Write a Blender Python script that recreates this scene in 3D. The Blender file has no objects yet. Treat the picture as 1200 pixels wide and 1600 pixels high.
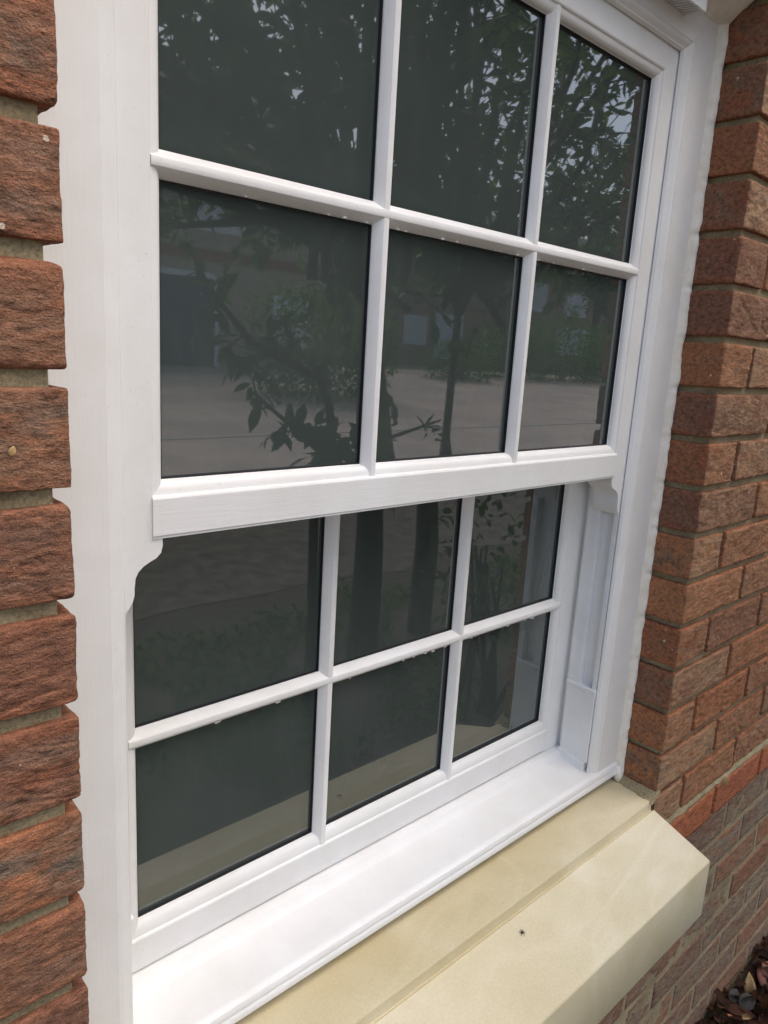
import bpy, bmesh, math, random
import numpy as np
from mathutils import Vector, Matrix, noise

# ------------------------------------------------------------------ camera, world, sun, exposure
HC = 1.49                                  # camera height above the ground at the wall foot
scene = bpy.context.scene
col = scene.collection
YAW, PITCH, ROLL = 0.753979, 0.214984, 0.059654
fw = Vector((math.sin(YAW)*math.cos(PITCH), math.cos(YAW)*math.cos(PITCH), -math.sin(PITCH)))
rt = fw.cross(Vector((0, 0, 1))).normalized(); up = rt.cross(fw)
r2 = rt*math.cos(ROLL) + up*math.sin(ROLL); u2 = -rt*math.sin(ROLL) + up*math.cos(ROLL)
cam_data = bpy.data.cameras.new('camera'); cam = bpy.data.objects.new('camera', cam_data); col.objects.link(cam)
M4 = Matrix((( r2.x, u2.x, -fw.x, 0), (r2.y, u2.y, -fw.y, 0), (r2.z, u2.z, -fw.z, HC), (0, 0, 0, 1)))
cam.matrix_world = M4
cam_data.sensor_fit = 'VERTICAL'; cam_data.sensor_height = 36.0
cam_data.lens = 1142.8/1600*36.0
cam_data.clip_start = 0.01; cam_data.clip_end = 600
scene.camera = cam

SUN_EL, SUN_AZ = math.radians(56), math.radians(150)    # azimuth measured from +Y towards +X
world = bpy.data.worlds.new('World'); scene.world = world; world.use_nodes = True
wn = world.node_tree; wn.nodes.clear()
wo = wn.nodes.new('ShaderNodeOutputWorld'); wb = wn.nodes.new('ShaderNodeBackground')
sky = wn.nodes.new('ShaderNodeTexSky'); sky.sky_type = 'NISHITA'; sky.sun_disc = False
sky.sun_elevation = SUN_EL; sky.sun_rotation = SUN_AZ
sky.air_density = 1.0; sky.dust_density = 3.5; sky.ozone_density = 1.0
wb.inputs['Strength'].default_value = 0.15
wn.links.new(sky.outputs[0], wb.inputs['Color']); wn.links.new(wb.outputs[0], wo.inputs[0])
sl = bpy.data.lights.new('sun', 'SUN'); sl.energy = 1.3; sl.angle = math.radians(60); sl.color = (1.0, 0.95, 0.885)
so = bpy.data.objects.new('sun', sl); col.objects.link(so)
sd = Vector((math.sin(SUN_AZ)*math.cos(SUN_EL), math.cos(SUN_AZ)*math.cos(SUN_EL), math.sin(SUN_EL)))
so.rotation_euler = sd.to_track_quat('Z', 'Y').to_euler()
so.location = sd*20
vs = scene.view_settings
scene.display_settings.display_device = 'sRGB'
vs.view_transform = 'Standard'; vs.look = 'None'; vs.gamma = 1.0; vs.use_curve_mapping = False
vs.exposure = 0.95
scene.cycles.use_denoising = True; scene.cycles.adaptive_threshold = 0.005
scene.cycles.max_bounces = 8; scene.cycles.glossy_bounces = 4; scene.cycles.diffuse_bounces = 4
scene.cycles.caustics_reflective = False; scene.cycles.caustics_refractive = False

# ------------------------------------------------------------------ helpers
R = random.Random(7)
def tag(o, label=None, cat=None, group=None, kind=None):
    if label: o['label'] = label
    if cat: o['category'] = cat
    if group: o['group'] = group
    if kind: o['kind'] = kind
    return o
def empty(name, loc=(0, 0, 0), parent=None):
    o = bpy.data.objects.new(name, None); col.objects.link(o); o.location = loc; o.empty_display_size = 0.05
    if parent: o.parent = parent
    return o
def mesh_obj(name, verts, faces, mat, parent=None, smooth=False, loc=None, autos=None):
    me = bpy.data.meshes.new(name)
    me.from_pydata([tuple(v) for v in verts], [], [tuple(f) for f in faces]); me.update()
    if mat: me.materials.append(mat)
    if smooth: me.polygons.foreach_set('use_smooth', [True]*len(me.polygons))
    if autos is not None: me.set_sharp_from_angle(angle=autos)
    o = bpy.data.objects.new(name, me); col.objects.link(o)
    if loc is not None: o.location = loc
    if parent:
        o.parent = parent
    return o
class MB:
    """collects geometry in world coordinates (z given from the ground)"""
    def __init__(s): s.v = []; s.f = []
    def add(s, vs, fs):
        k = len(s.v); s.v += [tuple(v) for v in vs]; s.f += [tuple(i+k for i in f) for f in fs]
    def box(s, x0, x1, y0, y1, z0, z1):
        vs = [(x, y, z) for z in (z0, z1) for y in (y0, y1) for x in (x0, x1)]
        s.add(vs, [(0,2,3,1),(4,5,7,6),(0,1,5,4),(2,6,7,3),(0,4,6,2),(1,3,7,5)])
    def prism(s, prof, mapf, a, b, ka=0.0, kb=0.0):
        """closed profile [(u,v)] swept from a+ka*u to b+kb*u; mapf(u,s,v)->xyz"""
        n = len(prof)
        vs = [mapf(u, a+ka*u, v) for u, v in prof] + [mapf(u, b+kb*u, v) for u, v in prof]
        fs = [(i, (i+1) % n, n+(i+1) % n, n+i) for i in range(n)] + [tuple(range(n-1, -1, -1)), tuple(range(n, 2*n))]
        s.add(vs, fs)
    def tube(s, pts, rads, n=8, cap=True):
        rings = []; pts = [Vector(p) for p in pts]; prev = None; k0 = len(s.v)
        for i, p in enumerate(pts):
            d = (pts[min(i+1, len(pts)-1)]-pts[max(i-1, 0)]).normalized()
            ref = prev if prev is not None else (Vector((1, 0, 0)) if abs(d.x) < .8 else Vector((0, 1, 0)))
            a = (ref - d*ref.dot(d)).normalized(); prev = a; b = d.cross(a)
            for k in range(n):
                t = 2*math.pi*k/n
                s.v.append(tuple(p + (a*math.cos(t)+b*math.sin(t))*rads[i]))
        for i in range(len(pts)-1):
            for k in range(n):
                s.f.append((k0+i*n+k, k0+i*n+(k+1) % n, k0+(i+1)*n+(k+1) % n, k0+(i+1)*n+k))
        if cap:
            s.f.append(tuple(k0+k for k in range(n-1, -1, -1))); e = k0+(len(pts)-1)*n; s.f.append(tuple(e+k for k in range(n)))
    def build(s, name, mat, parent=None, smooth=False, autos=None, fix=True):
        o = mesh_obj(name, s.v, s.f, mat, parent, smooth, None, None)
        if fix:
            bm = bmesh.new(); bm.from_mesh(o.data); bmesh.ops.recalc_face_normals(bm, faces=bm.faces[:]); bm.to_mesh(o.data); bm.free()
        if autos is not None:
            o.data.polygons.foreach_set('use_smooth', [True]*len(o.data.polygons)); o.data.set_sharp_from_angle(angle=math.radians(autos))
        return o
def bevel(o, w, seg=2, ang=30):
    m = o.modifiers.new('bevel', 'BEVEL'); m.width = w; m.segments = seg; m.limit_method = 'ANGLE'; m.angle_limit = math.radians(ang)
    m.harden_normals = False
    return o

# ------------------------------------------------------------------ materials
def nmat(name):
    m = bpy.data.materials.new(name); m.use_nodes = True; nt = m.node_tree
    p = nt.nodes['Principled BSDF']; return m, nt, p
def N(nt, t, **kw):
    n = nt.nodes.new(t)
    for k, v in kw.items():
        if k in n.inputs: n.inputs[k].default_value = v
        else: setattr(n, k, v)
    return n
def mapping(nt, scale, coord='Object', loc=(0, 0, 0)):
    tc = nt.nodes.new('ShaderNodeTexCoord'); mp = nt.nodes.new('ShaderNodeMapping')
    mp.inputs['Scale'].default_value = scale; mp.inputs['Location'].default_value = loc
    nt.links.new(tc.outputs[coord], mp.inputs[0]); return mp.outputs[0]
def noise_n(nt, vec, scale, detail=4, rough=.55, dist=0.0):
    n = nt.nodes.new('ShaderNodeTexNoise'); n.inputs['Scale'].default_value = scale; n.inputs['Detail'].default_value = detail
    n.inputs['Roughness'].default_value = rough; n.inputs['Distortion'].default_value = dist
    nt.links.new(vec, n.inputs['Vector']); return n
def ramp(nt, fac, stops):
    r = nt.nodes.new('ShaderNodeValToRGB'); e = r.color_ramp.elements
    while len(e) < len(stops): e.new(0.5)
    for i, (p, c) in enumerate(stops):
        e[i].position = p; e[i].color = c if len(c) == 4 else (*c, 1)
    nt.links.new(fac, r.inputs[0]); return r.outputs[0]
def mix(nt, fac, a, b, mode='MIX'):
    m = nt.nodes.new('ShaderNodeMix'); m.data_type = 'RGBA'; m.blend_type = mode
    for sock, val in ((m.inputs[0], fac), (m.inputs[6], a), (m.inputs[7], b)):
        if isinstance(val, (int, float)): sock.default_value = val
        elif isinstance(val, tuple): sock.default_value = (*val, 1) if len(val) == 3 else val
        else: nt.links.new(val, sock)
    return m.outputs[2]
def math_n(nt, op, a, b=0.0, clamp=False):
    m = nt.nodes.new('ShaderNodeMath'); m.operation = op; m.use_clamp = clamp
    for i, val in enumerate((a, b)):
        if isinstance(val, (int, float)): m.inputs[i].default_value = val
        else: nt.links.new(val, m.inputs[i])
    return m.outputs[0]
def bump(nt, p, h, strength, dist):
    b = nt.nodes.new('ShaderNodeBump'); b.inputs['Strength'].default_value = strength; b.inputs['Distance'].default_value = dist
    nt.links.new(h, b.inputs['Height']); nt.links.new(b.outputs[0], p.inputs['Normal']); return b

def mat_plastic(name, scale, colr=(.80, .79, .775), rough=.38, grain=.35):
    m, nt, p = nmat(name)
    v = mapping(nt, scale); g = noise_n(nt, v, 1.0, 5, .6, .3)
    v2 = mapping(nt, (1, 1, 1)); d = noise_n(nt, v2, 9, 5, .65)
    dirt = ramp(nt, d.outputs[0], [(.35, (colr[0]*.93, colr[1]*.92, colr[2]*.90)), (.62, colr)])
    sp = noise_n(nt, v2, 420, 2, .5); spm = ramp(nt, sp.outputs[0], [(.70, (1, 1, 1)), (.78, (.78, .75, .70))])
    nt.links.new(mix(nt, 1.0, dirt, spm, 'MULTIPLY'), p.inputs['Base Color'])
    rr = ramp(nt, d.outputs[0], [(.3, (rough+.14,)*3), (.7, (rough-.04,)*3)]); nt.links.new(rr, p.inputs['Roughness'])
    bump(nt, p, g.outputs[0], grain, .0006)
    return m
WV = mat_plastic('white_foil_vertical_grain', (420, 420, 22))
WH = mat_plastic('white_foil_horizontal_grain', (22, 420, 420))
WS = mat_plastic('white_smooth_plastic', (260, 260, 260), (.82, .82, .82), .30, .12)

def mat_glass():
    m, nt, p = nmat('obscured_pane_glass')
    v = mapping(nt, (1, 1, 1)); n = noise_n(nt, v, 2.2, 3, .5)
    n2 = noise_n(nt, v, 60, 3, .6)
    c = ramp(nt, n.outputs[0], [(.3, (.047, .059, .055)), (.7, (.062, .077, .072))])
    nt.links.new(c, p.inputs['Base Color'])
    p.inputs['Roughness'].default_value = .018
    p.inputs['IOR'].default_value = 2.1
    sp = ramp(nt, noise_n(nt, v, 260, 2, .5).outputs[0], [(.74, (0, 0, 0)), (.80, (1, 1, 1))])
    sm = ramp(nt, noise_n(nt, mapping(nt, (1, 1, .35)), 14, 4, .6, .8).outputs[0], [(.52, (0, 0, 0)), (.75, (1, 1, 1))])
    c2 = mix(nt, math_n(nt, 'MULTIPLY', sm, .10), c, (.16, .17, .165)); c2 = mix(nt, math_n(nt, 'MULTIPLY', sp, .25), c2, (.25, .25, .24))
    nt.links.new(c2, p.inputs['Base Color'])
    b = bump(nt, p, n.outputs[0], .05, .004)
    return m
GL = mat_glass()
def mat_plain(name, c, rough=.6, var=.12, scale=40, bumpd=0.0):
    m, nt, p = nmat(name)
    v = mapping(nt, (1, 1, 1)); n = noise_n(nt, v, scale, 5, .6)
    cc = ramp(nt, n.outputs[0], [(.3, tuple(x*(1-var) for x in c)), (.7, tuple(min(1, x*(1+var)) for x in c))])
    nt.links.new(cc, p.inputs['Base Color']); p.inputs['Roughness'].default_value = rough
    if bumpd: bump(nt, p, n.outputs[0], .6, bumpd)
    return m
GASK = mat_plain('black_gasket', (.012, .012, .016), .5)
DARK = mat_plain('vent_shadow_mesh', (.10, .10, .10), .8)

def mat_sealant():
    m, nt, p = nmat('cream_silicone')
    v = mapping(nt, (1, 1, 1)); n = noise_n(nt, v, 55, 5, .6)
    c = ramp(nt, n.outputs[0], [(.30, (.70, .63, .51)), (.62, (.82, .775, .70))])
    nt.links.new(c, p.inputs['Base Color']); p.inputs['Roughness'].default_value = .45
    bump(nt, p, n.outputs[0], .4, .002); return m
SEAL = mat_sealant()

def mat_brick(name, stops, grey, edge, speck=True, sand=None):
    m, nt, p = nmat(name); L = nt.links
    oi = nt.nodes.new('ShaderNodeObjectInfo')
    tc = nt.nodes.new('ShaderNodeTexCoord')
    add = nt.nodes.new('ShaderNodeVectorMath'); add.operation = 'ADD'
    comb = nt.nodes.new('ShaderNodeCombineXYZ')
    rm = math_n(nt, 'MULTIPLY', oi.outputs['Random'], 37.0)
    L.new(rm, comb.inputs[0]); L.new(rm, comb.inputs[2]); L.new(tc.outputs['Object'], add.inputs[0]); L.new(comb.outputs[0], add.inputs[1])
    vec = add.outputs[0]
    st = nt.nodes.new('ShaderNodeMapping'); st.inputs['Scale'].default_value = (.45, 1, 1.3); L.new(vec, st.inputs[0]); sv = st.outputs[0]
    base = ramp(nt, oi.outputs['Random'], stops)
    n1 = noise_n(nt, sv, 34, 6, .62, .4); n2 = noise_n(nt, sv, 150, 5, .65); n3 = noise_n(nt, vec, 620, 3, .6)
    r2_ = math_n(nt, 'FRACT', math_n(nt, 'MULTIPLY', oi.outputs['Random'], 7.31))
    c = mix(nt, math_n(nt, 'MULTIPLY', ramp(nt, n1.outputs[0], [(.36, (0, 0, 0)), (.60, (1, 1, 1))]), math_n(nt, 'MULTIPLY', math_n(nt, 'ADD', r2_, .12), .95)), base, grey)
    # fired red rim along the arrises, keyed on the brick's own height
    sep = nt.nodes.new('ShaderNodeSeparateXYZ'); L.new(tc.outputs['Generated'], sep.inputs[0])
    dz = math_n(nt, 'ABSOLUTE', math_n(nt, 'SUBTRACT', sep.outputs[2], .5))
    nz = math_n(nt, 'ADD', dz, math_n(nt, 'MULTIPLY', math_n(nt, 'SUBTRACT', n1.outputs[0], .5), .5))
    c = mix(nt, math_n(nt, 'MULTIPLY', ramp(nt, nz, [(.30, (0, 0, 0)), (.52, (1, 1, 1))]), .45), c, edge)
    c = mix(nt, 1.0, c, ramp(nt, n2.outputs[0], [(.28, (.40, .38, .37)), (.48, (.92, .92, .92)), (.75, (1.45, 1.40, 1.32))]), 'MULTIPLY')
    c = mix(nt, 1.0, c, ramp(nt, n3.outputs[0], [(.3, (.72, .72, .72)), (.7, (1.22, 1.22, 1.22))]), 'MULTIPLY')
    if sand:                                                     # the sand-faced front of the brick, worn through in patches
        geo = nt.nodes.new('ShaderNodeNewGeometry'); sn = nt.nodes.new('ShaderNodeSeparateXYZ'); L.new(geo.outputs['True Normal'], sn.inputs[0])
        fm = ramp(nt, math_n(nt, 'MULTIPLY', sn.outputs[1], -1.0), [(.62, (0, 0, 0)), (.80, (1, 1, 1))])
        n4 = noise_n(nt, sv, 60, 6, .7, .6)
        wear = ramp(nt, n4.outputs[0], [(.34, (0, 0, 0)), (.62, (1, 1, 1))])
        c = mix(nt, math_n(nt, 'MULTIPLY', math_n(nt, 'MULTIPLY', fm, wear), math_n(nt, 'ADD', math_n(nt, 'MULTIPLY', r2_, .50), .22)), c, sand)
    if speck:
        vo = nt.nodes.new('ShaderNodeTexVoronoi'); vo.inputs['Scale'].default_value = 75; L.new(vec, vo.inputs['Vector'])
        sepc = nt.nodes.new('ShaderNodeSeparateColor'); L.new(vo.outputs['Color'], sepc.inputs[0])
        rad = math_n(nt, 'MULTIPLY', math_n(nt, 'SUBTRACT', sepc.outputs[0], .72, True), .55)
        f = math_n(nt, 'LESS_THAN', vo.outputs['Distance'], rad)
        c = mix(nt, f, c, ramp(nt, sepc.outputs[1], [(.2, (.55, .45, .34)), (.5, (.06, .045, .04)), (.8, (.62, .56, .5))]))
    L.new(c, p.inputs['Base Color']); p.inputs['Roughness'].default_value = .92; p.inputs['Specular IOR Level'].default_value = .25
    h = math_n(nt, 'ADD', math_n(nt, 'MULTIPLY', n2.outputs[0], 1.0), math_n(nt, 'MULTIPLY', n3.outputs[0], .45))
    bump(nt, p, h, 1.0, .0034); return m
BR = mat_brick('rustic_red_brick', [(0, (.345, .124, .055)), (.2, (.235, .094, .054)), (.4, (.37, .156, .072)), (.6, (.190, .083, .056)), (.8, (.330, .120, .053)), (1, (.40, .182, .090))], (.21, .130, .084), (.325, .112, .050), True, (.50, .315, .180))
BRF = mat_brick('flashed_brown_brick', [(0, (.325, .119, .057)), (.2, (.205, .104, .070)), (.4, (.345, .138, .068)), (.6, (.160, .093, .069)), (.8, (.305, .114, .058)), (1, (.36, .158, .082))], (.190, .146, .106), (.325, .112, .051))
BRP = mat_brick('smooth_orange_plinth_brick', [(0, (.48, .165, .075)), (1, (.42, .145, .07))], (.38, .13, .065), (.44, .16, .08), False)
BRL = mat_brick('weathered_lower_brick', [(0, (.27, .125, .074)), (.4, (.21, .125, .088)), (.7, (.31, .14, .076)), (1, (.23, .14, .10))], (.25, .205, .145), (.25, .16, .10))

def mat_mortar(name, ca, cb):
    m, nt, p = nmat(name); v = mapping(nt, (1, 1, 1))
    n = noise_n(nt, v, 26, 6, .6); g = noise_n(nt, v, 330, 5, .75)
    c = ramp(nt, n.outputs[0], [(.3, ca), (.68, cb)])
    c = mix(nt, 1.0, c, ramp(nt, g.outputs[0], [(.3, (.5, .5, .5)), (.7, (1.4, 1.4, 1.4))]), 'MULTIPLY')
    nt.links.new(c, p.inputs['Base Color']); p.inputs['Roughness'].default_value = .95
    h = math_n(nt, 'ADD', n.outputs[0], math_n(nt, 'MULTIPLY', g.outputs[0], .35)); bump(nt, p, h, .9, .004); return m
MORT = mat_mortar('olive_sandy_mortar', (.225, .172, .094), (.375, .305, .180))

def mat_stone():
    m, nt, p = nmat('cream_cast_stone'); v = mapping(nt, (1, 1, 1)); L = nt.links
    n = noise_n(nt, v, 7, 6, .6, .6); g = noise_n(nt, v, 330, 4, .6); s = noise_n(nt, v, 3.2, 3, .5, 1.2)
    c = ramp(nt, n.outputs[0], [(.25, (.615, .535, .365)), (.5, (.66, .585, .42)), (.78, (.695, .625, .47))])
    # pale wiped smears
    sm = noise_n(nt, mapping(nt, (1.0, 3.0, 1.0), loc=(3, 1, 0)), 2.6, 2, .4, 1.2)
    band = ramp(nt, sm.outputs[0], [(.50, (0, 0, 0)), (.545, (1, 1, 1)), (.56, (1, 1, 1)), (.60, (0, 0, 0))])
    c = mix(nt, math_n(nt, 'MULTIPLY', band, .32), c, (.76, .70, .56))
    st = ramp(nt, s.outputs[0], [(.38, (.90, .87, .78)), (.6, (1, 1, 1))]); c = mix(nt, 1.0, c, st, 'MULTIPLY')
    vo = nt.nodes.new('ShaderNodeTexVoronoi'); vo.inputs['Scale'].default_value = 60; L.new(v, vo.inputs['Vector'])
    sepc = nt.nodes.new('ShaderNodeSeparateColor'); L.new(vo.outputs['Color'], sepc.inputs[0])
    f = math_n(nt, 'LESS_THAN', vo.outputs['Distance'], math_n(nt, 'MULTIPLY', math_n(nt, 'SUBTRACT', sepc.outputs[0], .86, True), .5))
    c = mix(nt, math_n(nt, 'MULTIPLY', f, .6), c, (.30, .25, .19))
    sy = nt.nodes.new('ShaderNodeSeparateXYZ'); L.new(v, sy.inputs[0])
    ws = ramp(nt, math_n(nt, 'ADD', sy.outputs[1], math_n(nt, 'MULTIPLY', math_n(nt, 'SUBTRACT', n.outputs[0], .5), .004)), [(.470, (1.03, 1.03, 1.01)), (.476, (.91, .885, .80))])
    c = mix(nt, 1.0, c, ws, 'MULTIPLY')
    L.new(mix(nt, 1.0, c, ramp(nt, g.outputs[0], [(.3, (.93, .93, .925)), (.7, (1.05, 1.05, 1.05))]), 'MULTIPLY'), p.inputs['Base Color'])
    p.inputs['Roughness'].default_value = .5; p.inputs['Specular IOR Level'].default_value = .5
    h = math_n(nt, 'ADD', n.outputs[0], math_n(nt, 'MULTIPLY', g.outputs[0], .2)); bump(nt, p, h, .35, .0012); return m
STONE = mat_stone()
def mat_leaf(name, a, b, rough=.45):
    m, nt, p = nmat(name); geo = nt.nodes.new('ShaderNodeNewGeometry')
    c = ramp(nt, geo.outputs['Random Per Island'], [(0, a), (1, b)]); nt.links.new(c, p.inputs['Base Color'])
    p.inputs['Roughness'].default_value = rough; p.inputs['Specular IOR Level'].default_value = .5 if rough < .6 else .08
    tr = nt.nodes.new('ShaderNodeBsdfTranslucent'); nt.links.new(mix(nt, 1.0, c, (1.5, 1.7, .7), 'MULTIPLY'), tr.inputs['Color'])
    ms = nt.nodes.new('ShaderNodeMixShader'); ms.inputs[0].default_value = .42
    nt.links.new(p.outputs[0], ms.inputs[1]); nt.links.new(tr.outputs[0], ms.inputs[2]); nt.links.new(ms.outputs[0], nt.nodes['Material Output'].inputs[0])
    return m
LEAF = mat_leaf('dark_laurel_leaf', (.045, .085, .035), (.12, .19, .08))
LEAF2 = mat_leaf('mid_green_leaf', (.05, .095, .032), (.10, .155, .055), .8)
LEAF3 = mat_leaf('dry_litter_leaf', (.022, .014, .011), (.10, .045, .028), .7)
BARK = mat_plain('grey_bark', (.085, .07, .055), .9, .35, 30, .01)

# ------------------------------------------------------------------ ground and setting
def gz(t):                                   # ground height (world z) at t metres out from the glass plane
    t = max(0.0, t-4.0); return 0.066*t if t < 14 else 0.924 + 0.012*(t-14)
def sheet(name, xs, ts, dz, mat, jit=0.0, kind='structure', parent=None):
    vs = []; fs = []
    for t in ts:
        for x in xs:
            vs.append((x, 1.143-t, gz(t)+dz+(noise.noise(Vector((x*3, t*3, 1)))*jit)))
    n = len(xs)
    for j in range(len(ts)-1):
        for i in range(n-1): fs.append((j*n+i, j*n+i+1, (j+1)*n+i+1, (j+1)*n+i))
    o = mesh_obj(name, vs, fs, mat, parent, True); 
    if kind: o['kind'] = kind
    return o
SOIL = mat_mortar('dark_garden_soil', (.03, .024, .017), (.085, .068, .05))
PAVE_M, nt, p = nmat('pinkish_block_paving')
v = mapping(nt, (1, 1, 1)); bt = nt.nodes.new('ShaderNodeTexBrick'); nt.links.new(v, bt.inputs[0])
bt.inputs['Color1'].default_value = (.42, .35, .30, 1); bt.inputs['Color2'].default_value = (.35, .29, .26, 1); bt.inputs['Mortar'].default_value = (.22, .19, .17, 1)
bt.inputs['Scale'].default_value = 5.0; bt.inputs['Mortar Size'].default_value = .012
nn = noise_n(nt, v, .9, 4, .6); nt.links.new(mix(nt, 1.0, bt.outputs[0], ramp(nt, nn.outputs[0], [(.3, (.75, .75, .75)), (.7, (1.15, 1.12, 1.1))]), 'MULTIPLY'), p.inputs['Base Color'])
p.inputs['Roughness'].default_value = .85
LAWN = mat_plain('grass_far', (.05, .085, .03), .9, .4, 6)
far = [-240, -60, -20, -8, -3, 0, 1, 2, 3, 5, 8, 12, 16, 24, 40, 80, 260]
sheet('ground', far, [-2, .0, .5, 1, 2, 3, 4, 5, 6, 8, 10, 12, 14, 16, 18, 24, 40, 80, 260], 0.0, SOIL)
sheet('driveway', [-40, -10, -3, 0, 3, 6, 9, 12, 16, 20, 24, 30, 40, 60], [5.4, 6, 7, 8, 10, 12, 14, 16, 18, 19], .006, PAVE_M)
GRAV = mat_plain('brown_gravel', (.085, .075, .058), .9, .5, 9)
gx = [-4+.25*i for i in range(60)]; vs = []; fs = []
for x in gx:
    e = .25*noise.noise(Vector((x*1.3, 4, 0)))+.12*noise.noise(Vector((x*4, 2, 0)))
    for t in (3.45+e, 4.2, 5.2, 5.8): vs.append((x, 1.143-t, gz(t)+.003))
for i in range(len(gx)-1):
    for j in range(3): a_ = i*4+j; fs.append((a_, a_+4, a_+5, a_+1))
mesh_obj('gravel_margin', vs, fs, GRAV)['kind'] = 'structure'
kerbm = mat_plain('pale_kerb_stone', (.36, .34, .31), .85, .15, 12)
mb = MB()
for i in range(40):
    x = -6+i*.915
    z = gz(8.3); mb.box(x, x+.905, 1.143-8.42, 1.143-8.3, z-.05, z+.016)
ke = mb.build('kerb', kerbm); ke['kind'] = 'structure'

# ------------------------------------------------------------------ brick wall
YW = .475                                    # face of the wall
XL, XR = .1695, 1.113                         # brick opening
BH, COURSE, GRID = .065, .075, HC-.033       # GRID: a brick top
def rbox(xs, ys, zs):
    """closed subdivided box from grid lines, as verts + faces"""
    idx = {}; V = []; F = []; nx, ny, nz = len(xs)-1, len(ys)-1, len(zs)-1
    def vid(i, j, k):
        if (i, j, k) not in idx: idx[(i, j, k)] = len(V); V.append((xs[i], ys[j], zs[k]))
        return idx[(i, j, k)]
    for i in range(nx):
        for k in range(nz):
            F.append((vid(i,0,k), vid(i+1,0,k), vid(i+1,0,k+1), vid(i,0,k+1)))
            F.append((vid(i,ny,k), vid(i,ny,k+1), vid(i+1,ny,k+1), vid(i+1,ny,k)))
    for j in range(ny):
        for k in range(nz):
            F.append((vid(0,j,k), vid(0,j,k+1), vid(0,j+1,k+1), vid(0,j+1,k)))
            F.append((vid(nx,j,k), vid(nx,j+1,k), vid(nx,j+1,k+1), vid(nx,j,k+1)))
    for i in range(nx):
        for j in range(ny):
            F.append((vid(i,j,0), vid(i,j+1,0), vid(i+1,j+1,0), vid(i+1,j,0)))
            F.append((vid(i,j,nz), vid(i+1,j,nz), vid(i+1,j+1,nz), vid(i,j+1,nz)))
    return V, F
def grid(a, step, lo=0.0, hi=0.0, fine=None):
    """grid lines over -a/2..a/2: fine steps within lo of the low end and hi of the high end, coarse between"""
    fine = fine or step
    L = np.linspace(-a/2, -a/2+lo, max(1, round(lo/fine))+1) if lo else np.array([-a/2])
    H = np.linspace(a/2-hi, a/2, max(1, round(hi/fine))+1) if hi else np.array([a/2])
    mid = np.linspace(L[-1], H[0], max(1, round((H[0]-L[-1])/step))+1)
    return [float(q) for q in np.concatenate([L, mid[1:-1], H])]
def brick_mesh(w, d, h, gx, gy, gzz, seed, amp=1.0, rad=.003, side=.35):
    V, F = rbox(gx, gy, gzz); out = []
    o = Vector((seed*3.17 % 91, seed*1.73 % 57, seed*5.31 % 73)); tilt = (seed*.618 % 1 - .5)*.7
    ns = noise.noise; X2, Y2, Z2 = w/2, d/2, h/2
    for (x, y, z) in V:
        q = Vector((x, y, z)) + o
        ex = noise.fractal(q*26, 1.0, 2.0, 4)                      # chipped, wandering arrises
        r = max(.0008, min(rad*(1+1.3*ex), .009))
        cx, cy, cz = max(-X2+r, min(X2-r, x)), max(-Y2+r, min(Y2-r, y)), max(-Z2+r, min(Z2-r, z))
        dv = Vector((x-cx, y-cy, z-cz)); L = dv.length
        nrm = dv/L if L > 1e-9 else Vector((0, 0, 0)); pnt = Vector((cx, cy, cz)) + nrm*min(L, r)
        front = max(0.0, -nrm.y)
        fy = side+(1-side)*front
        zt = q.z+tilt*x
        wv = ns(Vector((q.x*17, q.y*17, zt*26)))*.010+ns(Vector((q.x*60, q.y*60, zt*80)))*.0022
        cr = ns(Vector((q.x*20, q.y*20, (zt+wv)*80)))
        gate = max(0.0, .15+ns(Vector((q.x*15, q.y*15, q.z*30+9))))
        crease = -max(0.0, .14-abs(cr))*9.0*gate
        n1 = noise.fractal(Vector((q.x*120, q.y*120, zt*165)), .75, 2.1, 5)
        n0 = noise.fractal(Vector((q.x*14, q.y*14, q.z*22)), 1.0, 2.0, 2)
        hgt = (.00085*n1 + .0011*n0*front + .0022*crease)*amp*fy + ex*.0010*amp*min(1, .5+front)
        out.append(tuple(pnt+nrm*hgt))
    me = bpy.data.meshes.new('brick'); me.from_pydata(out, [], F); me.update()
    me.polygons.foreach_set('use_smooth', [True]*len(F)); return me
def bm_(w, d, h, step, seed, amp=1.0, rad=.003, ystep=None, side=.35):
    return brick_mesh(w, d, h, grid(w, step), grid(d, ystep or step*2), grid(h, step), seed, amp, rad, side)
wall = tag(empty('brick_wall', (0, YW, 0)), 'rustic red brick house wall with sandy mortar round the white window', 'wall')
def put(me, mat, x, y, z, parent=wall, rz=0, name='brick'):
    if not me.materials: me.materials.append(mat)
    o = bpy.data.objects.new(name, me); col.objects.link(o); o.parent = parent
    o.location = (x-parent.location.x, y-parent.location.y, z-parent.location.z); o.rotation_euler = (0, 0, rz)
    return o
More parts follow.
